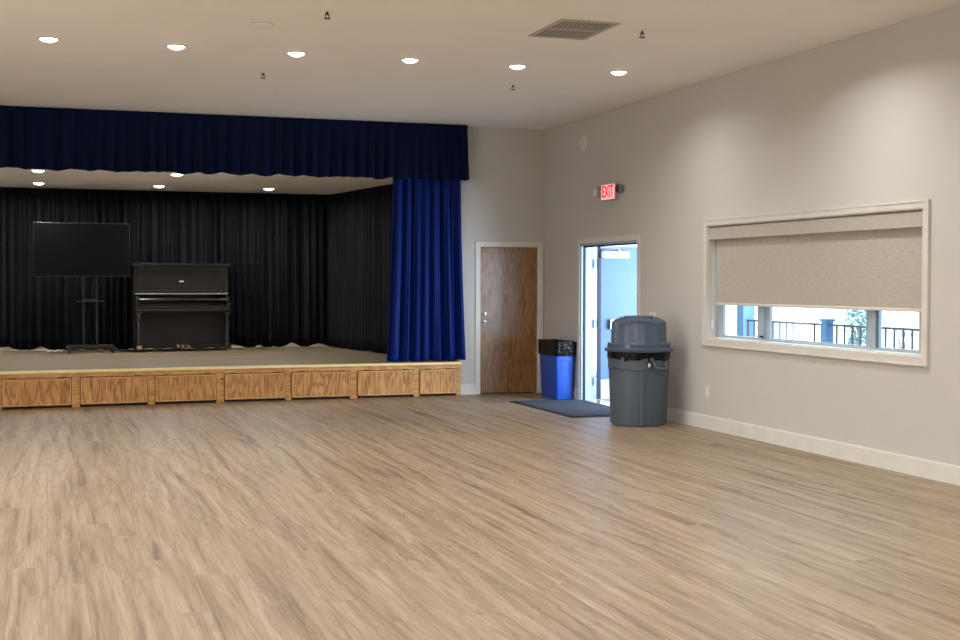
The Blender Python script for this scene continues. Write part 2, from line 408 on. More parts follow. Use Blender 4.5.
# blue valance, its shade painted in as navy, across the top of the opening
val = thing('stage_valance', 'shade-darkened blue pleated velvet valance hung across the top of the stage opening', 'valance', (0, 0, 0))
curtain_mesh('valance_cloth', [(-5.5, 16.64), (5.415, 16.64)], lambda u: 2.912 - .015 * (1 - u) + .008 * math.sin(u * 190) + .006 * math.sin(u * 83), H - .005, .17, .012, .040, M['navy'], 11,
             parent=val, rows=16, head=.25, sharp=.8, flare=lambda u, f: .025 * f * max(0, (u - .96) / .04))
curtain_mesh('return_cloth', [(5.415, 16.64), (5.425, 16.795)], lambda u: 2.915, H - .005, .13, .004, .010, M['navy'], 12, parent=val, rows=8)
MB().box(-5.5, 5.40, 16.67, 16.69, H - .09, H - .002).build('mounting_board', M['black'], val)

# royal blue leg curtain at the right side of the opening
leg = curtain_mesh('stage_curtain', [(4.41, 16.745), (5.345, 16.745)], lambda u: .475 + .012 * (u > .5) * u, 3.02, .165, .034, .052, M['blue'], 5, rows=30, step=.006, sharp=.85,
                   flare=lambda u, f: (-.085 * (1 - u) + .075 * u) * f ** 1.6)
tag(leg, 'bright royal blue velvet side curtain at right edge of stage opening', 'curtain')

# black drapes: rear and right side of stage
def gaps(u, cs):
    return sum(h * math.exp(-((u - c) / w) ** 2) for c, w, h in cs)
Lr = 4.62 + 5.3
def ux(x): return (x + 5.3) / Lr
rear = curtain_mesh('rear_drape', [(-5.3, 21.37), (4.55, 21.37)], lambda u: HS + .006 + gaps(u, [(ux(-.6), .02, .06), (ux(-.05), .010, .05), (ux(2.97), .012, .05), (ux(3.95), .011, .06), (ux(4.4), .010, .055), (ux(3.4), .006, .03)]),
                    2.998, .15, .032, .046, M['black_cloth'], 21, rows=14, step=.011, head=.12)
tag(rear, 'long black pleated drape across the back of the stage behind the television', 'curtain')
side = curtain_mesh('side_drape', [(4.52, 21.28), (4.60, 20.9), (4.86, 19.0), (5.12, 17.1)], lambda u: HS + .006 + gaps(u, [(.40, .03, .03)]), 2.998, .16, .030, .042, M['black_cloth'], 22, rows=14, step=.012, head=.12)
tag(side, 'black pleated drape angled along the right side of the stage', 'curtain')

# ------------------------------------------------------------------ television on rolling stand
st = thing('television_stand', 'black rolling television stand with two poles and small shelf on stage', 'stand', (.645, 20.62, HS))
b = MB(); b.box(-.35, .35, -.03, .03, .055, .12, .008); b.box(-.35, -.29, -.28, .28, .055, .10, .008); b.box(.29, .35, -.28, .28, .055, .10, .008)
b.build('base', M['black_metal'], st)
for sx in (-.32, .32):
    for sy in (-.25, .25):
        cm = MB(); cm.lathe([(.012, -.014), (.03, -.012), (.03, .012), (.012, .014)], 16, (sx, sy, .03), 'X'); cm.tube([(sx, sy, .03), (sx, sy, .06)], .009, 8)
        cm.build('caster', M['black'], st, smooth=True)
for px in (-.1, .1):
    MB().tube([(px, 0, .10), (px, 0, 1.62)], .014, 12).build('pole', M['black_metal'], st, smooth=True)
s_ = MB(); s_.box(-.2, .2, -.28, .03, .775, .79, .004); s_.box(-.09, .09, -.05, .03, .79, .82, .004); s_.build('shelf', M['black_metal'], st)
c_ = MB()
c_.tube([(.12, -.03, 1.30), (.15, -.04, 1.1), (.12, -.04, .95), (.14, -.03, .84)], .006, 6)
c_.tube([(-.12, -.03, 1.25), (-.14, -.04, 1.05), (-.11, -.04, .84)], .006, 6)
c_.tube([(0.02, -.03, 1.3), (0.04, -.05, 1.0), (-.02, -.04, .5), (.03, -.03, .12)], .005, 6)
c_.build('cable', M['black'], st)
MB().box(-.26, .26, -.018, .016, 1.40, 1.60).build('mounting_bracket', M['black_metal'], st)
tv = thing('television', 'large black flat screen television mounted on the rolling stand', 'television', (.53, 20.595, 1.61))
MB().box(-.70, .70, -.045, -.005, 0, .82, .004).build('bezel', M['bezel'], tv)
MB().box(-.694, .694, -.048, -.044, .014, .812).build('screen', M['screen'], tv)
MB().box(-.45, .45, -.005, .006, .08, .6, .003).build('back_housing', M['black'], tv)
pb = tag(MB().tube([(-.03 + .32 * 0, 0, 0), (.05, .03, .02), (.1, -.02, .01), (.15, .03, .025), (.2, 0, .005)], .012, 6).build('power_cord', M['paper']), 'short white coiled cord on stage left of the television stand', 'cord')
pb.location = (.03, 20.75, HS + .013)
pc = tag(MB().tube([(0, 0, .012), (.08, .06, .012), (.16, 0, .03), (.24, .05, .012), (.30, -.03, .012), (.2, -.06, .012), (.06, -.04, .012)], .011, 6).build('extension_cord', M['black']), 'black cord lying on stage between television stand and piano', 'cord')
pc.location = (1.02, 20.85, HS)

# ------------------------------------------------------------------ piano
pn = thing('upright_piano', 'tall black antique upright piano at the back of the stage', 'piano', (2.03, 20.60, HS), math.radians(3))
PW = .735
b = MB(); b.box(-PW, -PW + .05, .12, .62, .03, 1.33); b.box(PW - .05, PW, .12, .62, .03, 1.33); b.box(-PW + .05, PW - .05, .55, .62, .05, 1.33)
b.box(-PW + .05, PW - .05, .14, .55, .05, .10)
b.build('case', M['piano'], pn, bevel=.006)
b = MB(); b.box(-PW - .03, PW + .03, .07, .65, 1.33, 1.352, .004); b.box(-PW - .015, PW + .015, .085, .64, 1.352, 1.375, .006); b.build('lid', M['piano'], pn)
b = MB(); b.box(-PW + .05, PW - .05, .135, .16, .90, 1.33)
for x0, x1, z0, z1 in ((-PW + .05, -PW + .13, .91, 1.33), (PW - .13, PW - .05, .91, 1.33), (-PW + .13, PW - .13, 1.25, 1.33), (-PW + .13, PW - .13, .91, .95)):
    b.box(x0, x1, .118, .135, z0, z1, .004)
b.build('upper_panel', M['piano_panel'], pn)
MB().box(-.035, .035, .128, .134, 1.08, 1.10).build('nameplate', M['paper'], pn)
b = MB(); b.box(-PW + .02, PW - .02, .05, .16, .885, .905, .006); b.build('music_ledge', M['pale_glint'], pn)
b = MB(); b.box(-PW + .07, PW - .07, -.02, .13, .70, .74, .004); b.lathe([(.001, -PW + .07), (.028, -PW + .07), (.028, PW - .07), (.001, PW - .07)], 16, (0, -.04, .80), 'X')
b.box(-PW + .07, PW - .07, -.04, .13, .77, .826, .006)
b.build('fallboard', M['piano'], pn, smooth=True)
b = MB(); b.box(-PW - .0, PW + .0, -.14, .14, .615, .665, .012); b.box(-PW + .04, PW - .04, -.115, -.03, .665, .705, .008); b.build('keybed', M['piano_panel'], pn)
for s in (-1, 1):
    b = MB(); x0, x1 = sorted((s * (PW - .07), s * (PW - .005)))
    b.box(x0, x1, -.13, .14, .665, .76, .012); b.box(x0, x1, -.07, .14, .76, .86, .02); b.build('key_cheek', M['piano'], pn)
    b = MB(); b.box(-PW * 0 + s * (PW - .055) - .045, s * (PW - .055) + .045, -.125, -.035, .57, .615, .004)
    b.lathe([(.03, .10), (.042, .13), (.034, .16), (.026, .22), (.03, .34), (.04, .45), (.03, .48), (.045, .52), (.045, .55), (.035, .57)], 20, (s * (PW - .055), -.08, 0))
    b.build('leg', M['piano_leg'], pn, smooth=True)
    b = MB(); b.box(s * (PW - .055) - .05, s * (PW - .055) + .05, -.135, .14, .035, .11, .01); ft = b.build('foot_block', M['piano_panel'], pn)
    MB().lathe([(.01, -.012), (.024, -.01), (.024, .01), (.01, .012)], 14, (s * (PW - .055), -.085, .024), 'X').build('caster', M['brass'], ft, smooth=True)
    MB().box(s * (PW - .055) - .035, s * (PW - .055) + .035, -.139, -.135, .05, .1).build('brass_cap', M['brass'] if s < 0 else M['piano'], ft)
b = MB(); b.box(-PW + .05, PW - .05, .145, .17, .10, .615); b.box(-PW + .05, PW - .05, .135, .145, .10, .135, .003); b.build('lower_panel', mat('lower_board', lin(22, 23, 27), .5), pn)
for px in (-.07, 0.0, .075):
    MB().tube([(px, .16, .10), (px, .08, .10), (px, .02, .075), (px + .02 * (px > .05), -.02, .075)], [.010, .012, .022, .018], 8).build('pedal', M['brass'], pn, smooth=True)

# ------------------------------------------------------------------ back wood door
d1 = struct(thing('door_1', 'flush varnished brown wood door in the corner beside the stage', 'door', ((BX0 + BX1) / 2, YB, 0)))
hw = (BX1 - BX0) / 2
m_ = MB()
for x0, x1, z0, z1 in ((-hw - .065, -hw + .004, 0, BH + .065), (hw - .004, hw + .065, 0, BH + .065), (-hw + .004, hw - .004, BH - .004, BH + .065)):
    m_.box(x0, x1, -.018, -.001, z0, z1, .003)
m_.build('casing', M['trim'], d1)
m_ = MB(); m_.box(-hw + .001, -hw + .012, 0, .12, 0, BH - .012); m_.box(hw - .012, hw - .001, 0, .12, 0, BH - .012); m_.box(-hw + .001, hw - .001, 0, .12, BH - .012, BH - .001); m_.build('jamb', M['trim'], d1)
lf = MB().box(-hw + .014, hw - .014, .012, .05, .012, BH - .015, .002).build('door_leaf', M['wood_door'], d1)
h_ = MB(); h_.lathe([(.001, -.016), (.027, -.014), (.03, 0)], 20, (-hw + .075, .012, .985), 'Y'); h_.tube([(-hw + .075, .0, .985), (-hw + .075, -.045, .985), (-hw + .10, -.05, .985), (-hw + .18, -.05, .982)], .010, 10)
h_.build('lever_handle', M['steel'], lf, smooth=True)
h_ = MB(); h_.lathe([(.001, -.024), (.02, -.022), (.026, -.01), (.028, 0)], 20, (-hw + .075, .012, 1.105), 'Y'); h_.build('deadbolt', M['steel'], lf, smooth=True)
for hz in (.28, 1.1, 1.8):
    MB().lathe([(.008, -.045), (.008, .045)], 10, (hw - .004, -.012, hz)).build('hinge', M['steel'], d1)

# ------------------------------------------------------------------ exit door
d2 = struct(thing('door_2', 'open white exit doorway in the right wall behind the trash can', 'door', (XR, (DY0 + DY1) / 2, 0)))
hy = (DY1 - DY0) / 2
m_ = MB()
for y0, y1, z0, z1 in ((-hy - .06, -hy + .004, 0, DH + .06), (hy - .004, hy + .06, 0, DH + .06), (-hy + .004, hy - .004, DH - .004, DH + .06)):
    m_.box(-.018, -.001, y0, y1, z0, z1, .003)
m_.build('casing', M['cream'], d2)
m_ = MB()
for y0, y1, z0, z1 in ((-hy + .001, -hy + .03, 0, DH - .03), (hy - .03, hy - .001, 0, DH - .03), (-hy + .001, hy - .001, DH - .03, DH - .001)):
    m_.box(0, T, y0, y1, z0, z1)
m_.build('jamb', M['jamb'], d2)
m_ = MB()
m_.box(.03, .055, hy - .045, hy - .03, 0, DH - .03); m_.box(.03, .055, -hy + .03, -hy + .045, 0, DH - .03); m_.box(.03, .055, -hy + .045, hy - .045, DH - .05, DH - .03)
m_.build('weatherstrip', M['seal_and_gap_dark'], d2)
MB().box(0.002, T + .03, -hy + .03, hy - .03, 0.001, .014, .003).build('threshold', M['steel'], d2)
# far leaf, swung outward about 90 degrees
LX = T + .045
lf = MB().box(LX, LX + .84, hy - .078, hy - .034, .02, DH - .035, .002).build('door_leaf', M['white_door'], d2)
MB().box(LX, LX + .04, hy - .081, hy - .078, .02, DH - .035).build('edge_gap_shade', M['seal_and_gap_dark'], lf)  # dark strip paints the shaded gap at the leaf's hinge edge
MB().box(LX + .045, LX + .82, hy - .08, hy - .078, .02, .27).build('kick_plate', M['steel'], lf)
c_ = MB(); c_.box(LX + .06, LX + .42, hy - .135, hy - .078, 1.855, 1.945, .004); cl = c_.build('door_closer', M['paper'], lf)
MB().box(LX + .025, LX + .06, hy - .125, hy - .078, 1.86, 1.94, .003).build('closer_cap', M['lamp_grey'], cl)
MB().tube([(LX + .3, hy - .11, 1.95), (LX + .22, hy - .22, 1.975), (LX + .02, hy - .10, 1.985)], .012, 8).build('closer_arm', M['steel'], cl)
c_ = MB(); c_.box(LX + .18, LX + .8, hy - .13, hy - .09, .96, 1.03, .008); c_.box(LX + .15, LX + .22, hy - .14, hy - .078, .93, 1.06, .006); c_.box(LX + .74, LX + .82, hy - .14, hy - .078, .93, 1.06, .006); c_.build('push_bar', M['steel'], lf)
for hz in (.25, 1.0, 1.78):
    MB().lathe([(.012, -.06), (.012, .06)], 10, (LX - .02, hy - .045, hz)).build('hinge', M['rail'], d2)
    MB().box(LX - .045, LX + .002, hy - .06, hy - .032, hz - .055, hz + .055).build('hinge_plate', M['jamb'], d2)

# ------------------------------------------------------------------ window
wi = struct(thing('window_1', 'wide horizontal window with beige casing in the right wall', 'window', (XR, (WY0 + WY1) / 2, 0)))
yc = (WY0 + WY1) / 2
a0, a1 = WY0 - yc, WY1 - yc
m_ = MB()
for y0, y1, z0, z1 in ((a0 - .075, a0 + .002, WZ0 - .075, WZ1 + .062), (a1 - .002, a1 + .075, WZ0 - .075, WZ1 + .062), (a0 + .002, a1 - .002, WZ1 - .002, WZ1 + .062), (a0 + .002, a1 - .002, WZ0 - .075, WZ0 + .002)):
    m_.box(-.02, -.001, y0, y1, z0, z1, .003)
m_.box(-.026, -.02, a0 - .075, a0 - .06, WZ0 - .075, WZ1 + .062); m_.box(-.026, -.02, a1 + .06, a1 + .075, WZ0 - .075, WZ1 + .062)
m_.box(-.026, -.02, a0 - .06, a1 + .06, WZ1 + .048, WZ1 + .062); m_.box(-.026, -.02, a0 - .06, a1 + .06, WZ0 - .075, WZ0 - .062)
m_.build('casing', M['cream'], wi)
m_ = MB(); m_.box(0, .1, a0 + .001, a0 + .012, WZ0, WZ1); m_.box(0, .1, a1 - .012, a1 - .001, WZ0, WZ1); m_.box(0, .1, a0 + .012, a1 - .012, WZ0 + .001, WZ0 + .014); m_.box(0, .1, a0 + .012, a1 - .012, WZ1 - .012, WZ1 - .001)
m_.build('reveal_lining', M['trim'], wi)
m_ = MB()
fb = WZ0 + .006
m_.box(.09, .15, a0 + .012, a1 - .012, fb, fb + .025); m_.box(.09, .15, a0 + .012, a1 - .012, WZ1 - .06, WZ1 - .013)
m_.box(.09, .15, a0 + .012, a0 + .06, fb, WZ1 - .03); m_.box(.09, .15, a1 - .06, a1 - .012, fb, WZ1 - .03)
m_.build('frame', M['alu'], wi)
def sash(y0, y1, dx, w=.045):
    y0 -= yc; y1 -= yc
    s = MB(); z0, z1 = fb + .018, WZ1 - .055
    s.box(.10 + dx, .13 + dx, y0, y0 + w, z0, z1); s.box(.10 + dx, .13 + dx, y1 - w, y1, z0, z1); s.box(.10 + dx, .13 + dx, y0 + w, y1 - w, z0, z0 + .018); s.box(.10 + dx, .13 + dx, y0 + w, y1 - w, z1 - w, z1)
    so = s.build('sash', M['alu'], wi)
    MB().box(.113 + dx, .117 + dx, y0 + w - .004, y1 - w + .004, z0 + .018 - .004, z1 - w + .004).build('pane', M['glass'], so)
sash(11.15, 12.03, -.008, .10); sash(9.40, 11.17, .024, .10); sash(8.63, 9.40, -.008, .12)
MB().box(.07, .092, 11.13 - yc, 11.17 - yc, 1.0, 1.02).build('latch', M['black'], wi)
MB().box(.082, .091, 9.275 - yc, 9.31 - yc, fb + .03, WZ1 - .06).build('mullion_edge', M['sash_edge'], wi)

# roller shade
sh = thing('roller_shade', 'half lowered beige woven roller shade inside the window frame', 'blind', (XR + .03, yc, WZ1))
m_ = MB(); m_.box(-.025, .055, a0 + .02, a1 - .02, -.148, -.022, .003); m_.build('cassette', M['shade'], sh)
for ya in (a0 + .02, a1 - .02): MB().box(-.028, -.002, ya - .004, ya + .004, -.150, -.020).build('end_cap', M['cream'], sh)
MB().box(.030, .033, a0 + .075, a1 - .085, -.806, -.12).build('shade_fabric', M['shade'], sh)
MB().box(.022, .040, a0 + .075, a1 - .085, -.828, -.802, .006).build('hem_bar', M['cream'], sh)
m_ = MB(); m_.tube([(.012, a1 - .035, -.15), (.012, a1 - .035, -1.0)], .003, 6); m_.tube([(.012, a1 - .05, -.15), (.012, a1 - .05, -1.0)], .003, 6); m_.build('pull_cord', M['paper'], sh)
MB().box(-.002, .018, a1 - .058, a1 - .027, -1.08, -.98, .004).build('cord_tensioner', M['paper'], sh)

# ------------------------------------------------------------------ things on the right wall
ex = thing('exit_sign', 'lit red exit sign with two emergency lamp heads on right wall', 'sign', (XR, 14.53, 2.545))
MB().box(-.055, 0, -.205, .205, 0, .205, .005).build('housing', M['exit_box'], ex)
MB().box(-.058, -.0545, -.195, .195, .012, .193).build('lit_face', M['exit_face'], ex)
fc = bpy.data.curves.new('exit_text', 'FONT'); fc.body = 'EXIT'; fc.size = .2; fc.align_x = 'CENTER'; fc.align_y = 'CENTER'; fc.extrude = .0015; fc.offset = .003
tmp = bpy.data.objects.new('tmp_text', fc); C.objects.link(tmp); bpy.context.view_layer.update()
me = bpy.data.meshes.new_from_object(tmp); bpy.data.objects.remove(tmp)
me.transform(Matrix.Scale(.84, 4, (1, 0, 0))); me.transform(Matrix.Rotation(PI / 2, 4, 'X')); me.transform(Matrix.Rotation(-PI / 2, 4, 'Z'))
lt = bpy.data.objects.new('letters', me); C.objects.link(lt); lt.parent = ex; lt.location = (-.0595, 0, .102); me.materials.clear(); me.materials.append(M['exit_red'])
for s in (-1, 1):
    m_ = MB()
    m_.tube([(-.03, s * .205, .12), (-.04, s * .30, .12)], .014, 8)
    m_.lathe([(.03, .04), (.05, .02), (.06, -.02), (.06, -.035), (.05, -.036)], 24, (-.045, s * .33, .12), 'X')
    hd = m_.build('lamp_head', M['exit_box'] if s > 0 else M['lamp_grey'], ex, smooth=True)
    MB().lathe([(.001, -.040), (.05, -.040), (.05, -.034)], 20, (-.045, s * .33, .12), 'X').build('lens', M['paper'] if s > 0 else M['vent_dark'], hd)
al = thing('fire_alarm_speaker', 'round white alarm speaker high on right wall near the corner', 'alarm', (XR, 15.39, 3.33))
MB().lathe([(.001, 0), (.10, 0), (.10, -.012), (.088, -.024), (.075, -.020), (.05, -.02)], 32, (0, 0, 0), 'X').build('ring', M['trim'], al, smooth=True)
MB().lathe([(.05, -.018), (.048, -.045), (.03, -.058), (.001, -.062)], 24, (0, .0, 0), 'X').build('center_dome', M['trim'], al, smooth=True)
ou = thing('electrical_outlet', 'white wall outlet low on right wall left of window', 'outlet', (XR, 12.085, .335))
MB().box(-.006, 0, -.036, .036, 0, .115, .002).build('plate', M['trim'], ou)
m_ = MB(); m_.box(-.008, -.006, -.018, .018, .02, .05, .001); m_.box(-.008, -.006, -.018, .018, .065, .095, .001); m_.build('socket', M['paper'], ou)
sw = thing('light_switch', 'white light switch plate on right wall just above the trash can lid', 'switch', (XR, 13.39, 1.09))
MB().box(-.006, 0, -.075, .075, 0, .115, .002).build('plate', M['trim'], sw)
for ya in (-.03, .03): MB().box(-.012, -.006, ya - .015, ya + .015, .035, .08, .002).build('toggle', M['paper'], sw)

# ------------------------------------------------------------------ ceiling fixtures
def downlight(x, y, z, label, group, lens, r=.078):
    t = thing('recessed_light', label, 'ceiling light', (x, y, z), 0, group)
    MB().lathe([(r, -.001), (r + .016, -.001), (r + .018, -.005), (r + .006, -.010), (r, -.006)], 36).build('trim_ring', M['grille'], t, smooth=True)
    MB().lathe([(.001, -.034), (r * .4, -.031), (r * .75, -.020), (r * .95, -.006), (r * .98, -.001)], 32).build('lens', lens, t, smooth=True)
    return t
names = ['leftmost', 'second from left', 'third from left', 'fourth from left', 'fifth from left', 'rightmost']
xs_h = [.043 + 1.0885 * i for i in range(6)]
for i, x in enumerate(xs_h):
    downlight(x, 11.94, H, 'bright round recessed light, %s of the six in the hall ceiling row' % names[i], 'recessed lights in the hall ceiling row', M['lens'])
def lamp(name, loc, w_, size, col, rot=(0, 0, 0), shape='DISK', spread=PI, sy=None):
    l = bpy.data.lights.new(name, 'AREA'); l.energy = w_; l.shape = shape; l.size = size; l.color = col; l.spread = spread
    if sy: l.size_y = sy
    o = bpy.data.objects.new(name, l); C.objects.link(o); o.location = loc; o.rotation_euler = rot; return o
WARM = (1, .985, .975)
PWR = 15
for y in (11.94, 9.0, 6.0, 3.0, 0.0):
    for i in range(-5, 6):
        if y > 11 or i % 2: 
            lamp('downlight_lamp', (.043 + 1.0885 * i, y, H - .045), PWR * (1 if y > 11 else 1.8), .17, WARM, spread=math.radians(150))
for i, (x, y) in enumerate([(-.08, 17.95), (1.70, 17.95), (-.085, 20.25), (1.65, 20.25), (3.32, 20.25), (3.4, 17.95), (-1.8, 20.25), (-1.8, 17.95), (-3.5, 19)]):
    if i < 5:
        lb = ['small round light in the front of the stage ceiling above the television', 'small round light in the front of the stage ceiling above the piano',
              'small round light in the rear of the stage ceiling, leftmost', 'small round light in the rear of the stage ceiling left of piano', 'small round light in the rear of the stage ceiling, rightmost'][i]
        downlight(x, y, 3.0, lb, 'small lights in the stage ceiling', M['lens_stage'], .085)
    lamp('stage_lamp', (x, y, 2.955), 28 if y > 20 else 13, .15, WARM, spread=math.radians(170))

for x in (-3.0, -.3, 1.8, 3.9):
    lamp('drape_gap_fill', (x, 21.51, 2.4), 55, .14, WARM)  # unseen fill lights added to brighten the gaps under the rear drape

# air vent in ceiling
cv = thing('ceiling_vent', 'rectangular louvered air return grille in the ceiling', 'vent', (4.205, 10.065, H))
MB().box(-.245, .245, -.35, .35, -.004, -.001).build('duct_opening', M['vent_dark'], cv)
m_ = MB()
for x0, x1, y0, y1 in ((-.262, -.235, -.37, .37), (.235, .262, -.37, .37), (-.235, .235, -.37, -.342), (-.235, .235, .342, .37), (-.235, .235, -.014, .014)): m_.box(x0, x1, y0, y1, -.012, -.001, .002)
m_.build('frame', M['grille'], cv)
m_ = MB()
for k in range(15):
    x = -.22 + k * .0315
    for y0, y1 in ((-.342, -.014), (.014, .342)): m_.box(x - .004, x + .004, y0, y1, -.010, -.004)
m_.build('louvers', M['grille'], cv)
# sprinklers
for (x, y), lb in zip([(4.764, 9.91), (4.757, 13.05), (2.10, 10.0), (2.10, 13.13)],
                  ['fire sprinkler head in ceiling right of the air vent', 'fire sprinkler head in ceiling below fifth recessed light', 'fire sprinkler head near top edge of ceiling, left of vent', 'fire sprinkler head in ceiling left of third recessed light']):
    t = thing('fire_sprinkler', lb, 'sprinkler', (x, y, H), 0, 'fire sprinklers in the hall ceiling')
    MB().lathe([(.036, -.001), (.036, -.006), (.012, -.010)], 20).build('escutcheon', M['ceil'], t, smooth=True)
    m_ = MB(); m_.tube([(0, 0, -.008), (0, 0, -.03)], .009, 8); m_.tube([(-.014, 0, -.028), (-.012, 0, -.055), (0, 0, -.062)], .0035, 6); m_.tube([(.014, 0, -.028), (.012, 0, -.055), (0, 0, -.062)], .0035, 6); m_.tube([(-.014, 0, -.03), (.014, 0, -.03)], .006, 6)
    m_.build('body', M['sprinkler'], t)
    MB().lathe([(.001, -.062), (.026, -.062), (.026, -.065), (.001, -.065)], 16).build('deflector', M['sprinkler'], t)
t = thing('ceiling_cover_plate', 'flat round cover plate in ceiling above the third recessed light', 'cover', (1.704, 10.70, H))
MB().lathe([(.001, -.012), (.07, -.011), (.085, -.006), (.088, -.001)], 32).build('cover', M['ceil'], t, smooth=True)
MB().lathe([(.088, -.001), (.094, -.001), (.093, -.004), (.088, -.004)], 32).build('rim', M['grille'], t, smooth=True)

# ------------------------------------------------------------------ grey trash can with dome lid
tc = thing('trash_can', 'large grey round trash can with dome lid beside the exit door', 'trash can', (6.095, 12.72, 0), math.radians(-26))
# local -Y faces the camera after the turn
b = MB(); b.lathe([(.001, .012), (.255, .012), (.270, .0), (.285, .006), (.292, .03), (.312, .60), (.313, .66), (.313, .72), (.300, .73), (.295, .70), (.275, .06)], 64)
body = b.build('body', M['grey_can'], tc, smooth=True)
# skirt band whose lower edge dips in curves between ribs
bm = bmesh.new(); seg = 128; ri = []
for k in range(seg):
    t_ = 2 * PI * k / seg; dip = .028 * (0.5 + .5 * math.cos(4 * t_))
    z0 = .585 + .04 - dip; c_, s_ = math.cos(t_), math.sin(t_)
    ri.append([bm.verts.new((r * c_, r * s_, z)) for r, z in ((.309, z0), (.330, z0 + .006), (.333, .70), (.335, .735), (.333, .742), (.305, .742))])
for k in range(seg):
    q = ri[k]; q2 = ri[(k + 1) % seg]
    for j in range(5): bm.faces.new((q[j], q2[j], q2[j + 1], q[j + 1]))
mm = MB(); mm.bm.free(); mm.bm = bm; mm.build('rim_band', M['grey_can'], tc, smooth=True)
for k in range(4):
    a_ = -PI / 2 + .12 + k * PI / 2
    b = MB()
    w0 = .085
    pts = []
    for z, r in ((.02, .304), (.63, .326)):
        for da in (-w0, -w0 * .7, w0 * .7, w0):
            rr = r - (.02 if abs(da) == w0 else 0); pts.append((rr * math.cos(a_ + da), rr * math.sin(a_ + da), z))
    v = [b.bm.verts.new(p) for p in pts]
    for j in range(3): b.bm.faces.new((v[j], v[j + 1], v[j + 5], v[j + 4]))
    b.build('rib', M['grey_can'], tc)
for a_ in (-PI / 2 + .72, PI / 2 + .72):      # two handles
    b = MB(); pts = []
    for da, r, z in ((-.24, .325, .70), (-.235, .355, .665), (-.22, .375, .63), (0, .385, .622), (.22, .375, .63), (.235, .355, .665), (.24, .325, .70)):
        pts.append((r * math.cos(a_ + da), r * math.sin(a_ + da), z))
    b.tube(pts, .015, 10)
    b.build('handle', M['grey_can'], tc, smooth=True)
b = MB(); bl = []
for k in range(96):
    t_ = 2 * PI * k / 96; dr = .004 * math.sin(7 * t_) + .003 * math.sin(19 * t_ + 1); dz = .012 * math.sin(5 * t_ + 2) + .006 * math.sin(13 * t_)
    bl.append([b.bm.verts.new(((r + dr) * math.cos(t_), (r + dr) * math.sin(t_), z + (dz if j == 0 else 0))) for j, (r, z) in enumerate(((.337, .715), (.340, .745), (.338, .79), (.330, .815)))])
for k in range(96):
    q, q2 = bl[k], bl[(k + 1) % 96]
    for j in range(3): b.bm.faces.new((q[j], q2[j], q2[j + 1], q[j + 1]))
b.build('bin_liner', M['bag'], tc, smooth=True)
b = MB(); kn = [(.345 * math.cos(-PI / 2 + .33), .345 * math.sin(-PI / 2 + .33))][0]
b.tube([(kn[0] - .03, kn[1] - .005, .77), (kn[0], kn[1] - .012, .73), (kn[0] + .012, kn[1] - .012, .69), (kn[0] + .004, kn[1] - .012, .65)], [.006, .012, .013, .018], 8)
b.build('liner_knot', M['bag'], tc, smooth=True)
b = MB(); b.tube([(kn[0] + .004, kn[1] - .02, .685), (kn[0] + .002, kn[1] - .022, .645)], .011, 8); b.build('white_tag', M['paper'], tc, smooth=True)
# lid
b = MB(); b.lathe([(.33, .782), (.366, .780), (.372, .79), (.372, .808), (.360, .815), (.352, .82), (.340, .823), (.340, .865), (.333, .872), (.306, .876), (.300, .885), (.296, 1.085), (.290, 1.10), (.282, 1.108), (.20, 1.150), (.19, 1.152), (.001, 1.155)], 72)
lid = b.build('dome_lid', M['grey_lid'], tc, smooth=True); lid.location = (0, 0, .018)
# recessed swing flap: arched facet and raised plateau across the dome
b = MB(); b.box(-.155, .155, -.185, .17, 1.135, 1.163, .006); b.build('lid_plateau', M['grey_lid'], lid, smooth=True)
b = MB()
v = []
for a_ in [(-.62 + 1.24 * i / 12) for i in range(13)]:
    c_, s_ = math.cos(-PI / 2 + a_), math.sin(-PI / 2 + a_)
    k_ = 1 - (a_ / .62) ** 2
    v.append([b.bm.verts.new(q) for q in ((.302 * c_, .302 * s_, 1.07 + .025 * k_), (.303 * c_, .303 * s_, 1.09 + .025 * k_), (.262 * c_, .262 * s_, 1.115 + .022 * k_), (.20 * c_, .185 * s_ + .0, 1.152))])
for p_, q_ in zip(v, v[1:]):
    for j in range(3): b.bm.faces.new((p_[j], q_[j], q_[j + 1], p_[j + 1]))
b.build('swing_flap', M['grey_lid'], lid, smooth=True)

# ------------------------------------------------------------------ blue recycling bin
rb = thing('recycling_bin', 'slim blue plastic recycling bin with black liner by the exit door', 'recycling bin', (6.425, 15.91, 0), 0)
def rr(hx, hy_, z, r=.03, n=4):
    pts = []
    for cx, cy, a0_ in ((hx - r, hy_ - r, 0), (-hx + r, hy_ - r, PI / 2), (-hx + r, -hy_ + r, PI), (hx - r, -hy_ + r, 1.5 * PI)):
        for k in range(n + 1):
            t_ = a0_ + PI / 2 * k / n; pts.append((cx + r * math.cos(t_), cy + r * math.sin(t_), z))
    return pts
def loft(b, loops, cap0=True):
    vs = [[b.bm.verts.new(p) for p in l] for l in loops]
    for p_, q_ in zip(vs, vs[1:]):
        n = len(p_)
        for i in range(n): b.bm.faces.new((p_[i], p_[(i + 1) % n], q_[(i + 1) % n], q_[i]))
    if cap0: b.bm.faces.new(vs[0])
b = MB(); loft(b, [rr(.105, .28, 0, .022), rr(.112, .285, .02, .024), rr(.132, .305, .60, .028), rr(.138, .311, .605, .03), rr(.14, .313, .74, .03), rr(.13, .303, .74, .03), rr(.105, .27, .03, .02)])
b.build('body', M['blue_bin'], rb, smooth=True)
b = MB(); loft(b, [rr(.142, .313, .575 , .03), rr(.150, .322, .60, .035), rr(.152, .323, .72, .035), rr(.153, .324, .765, .035), rr(.142, .314, .772, .03), rr(.12, .29, .74, .02)], False)
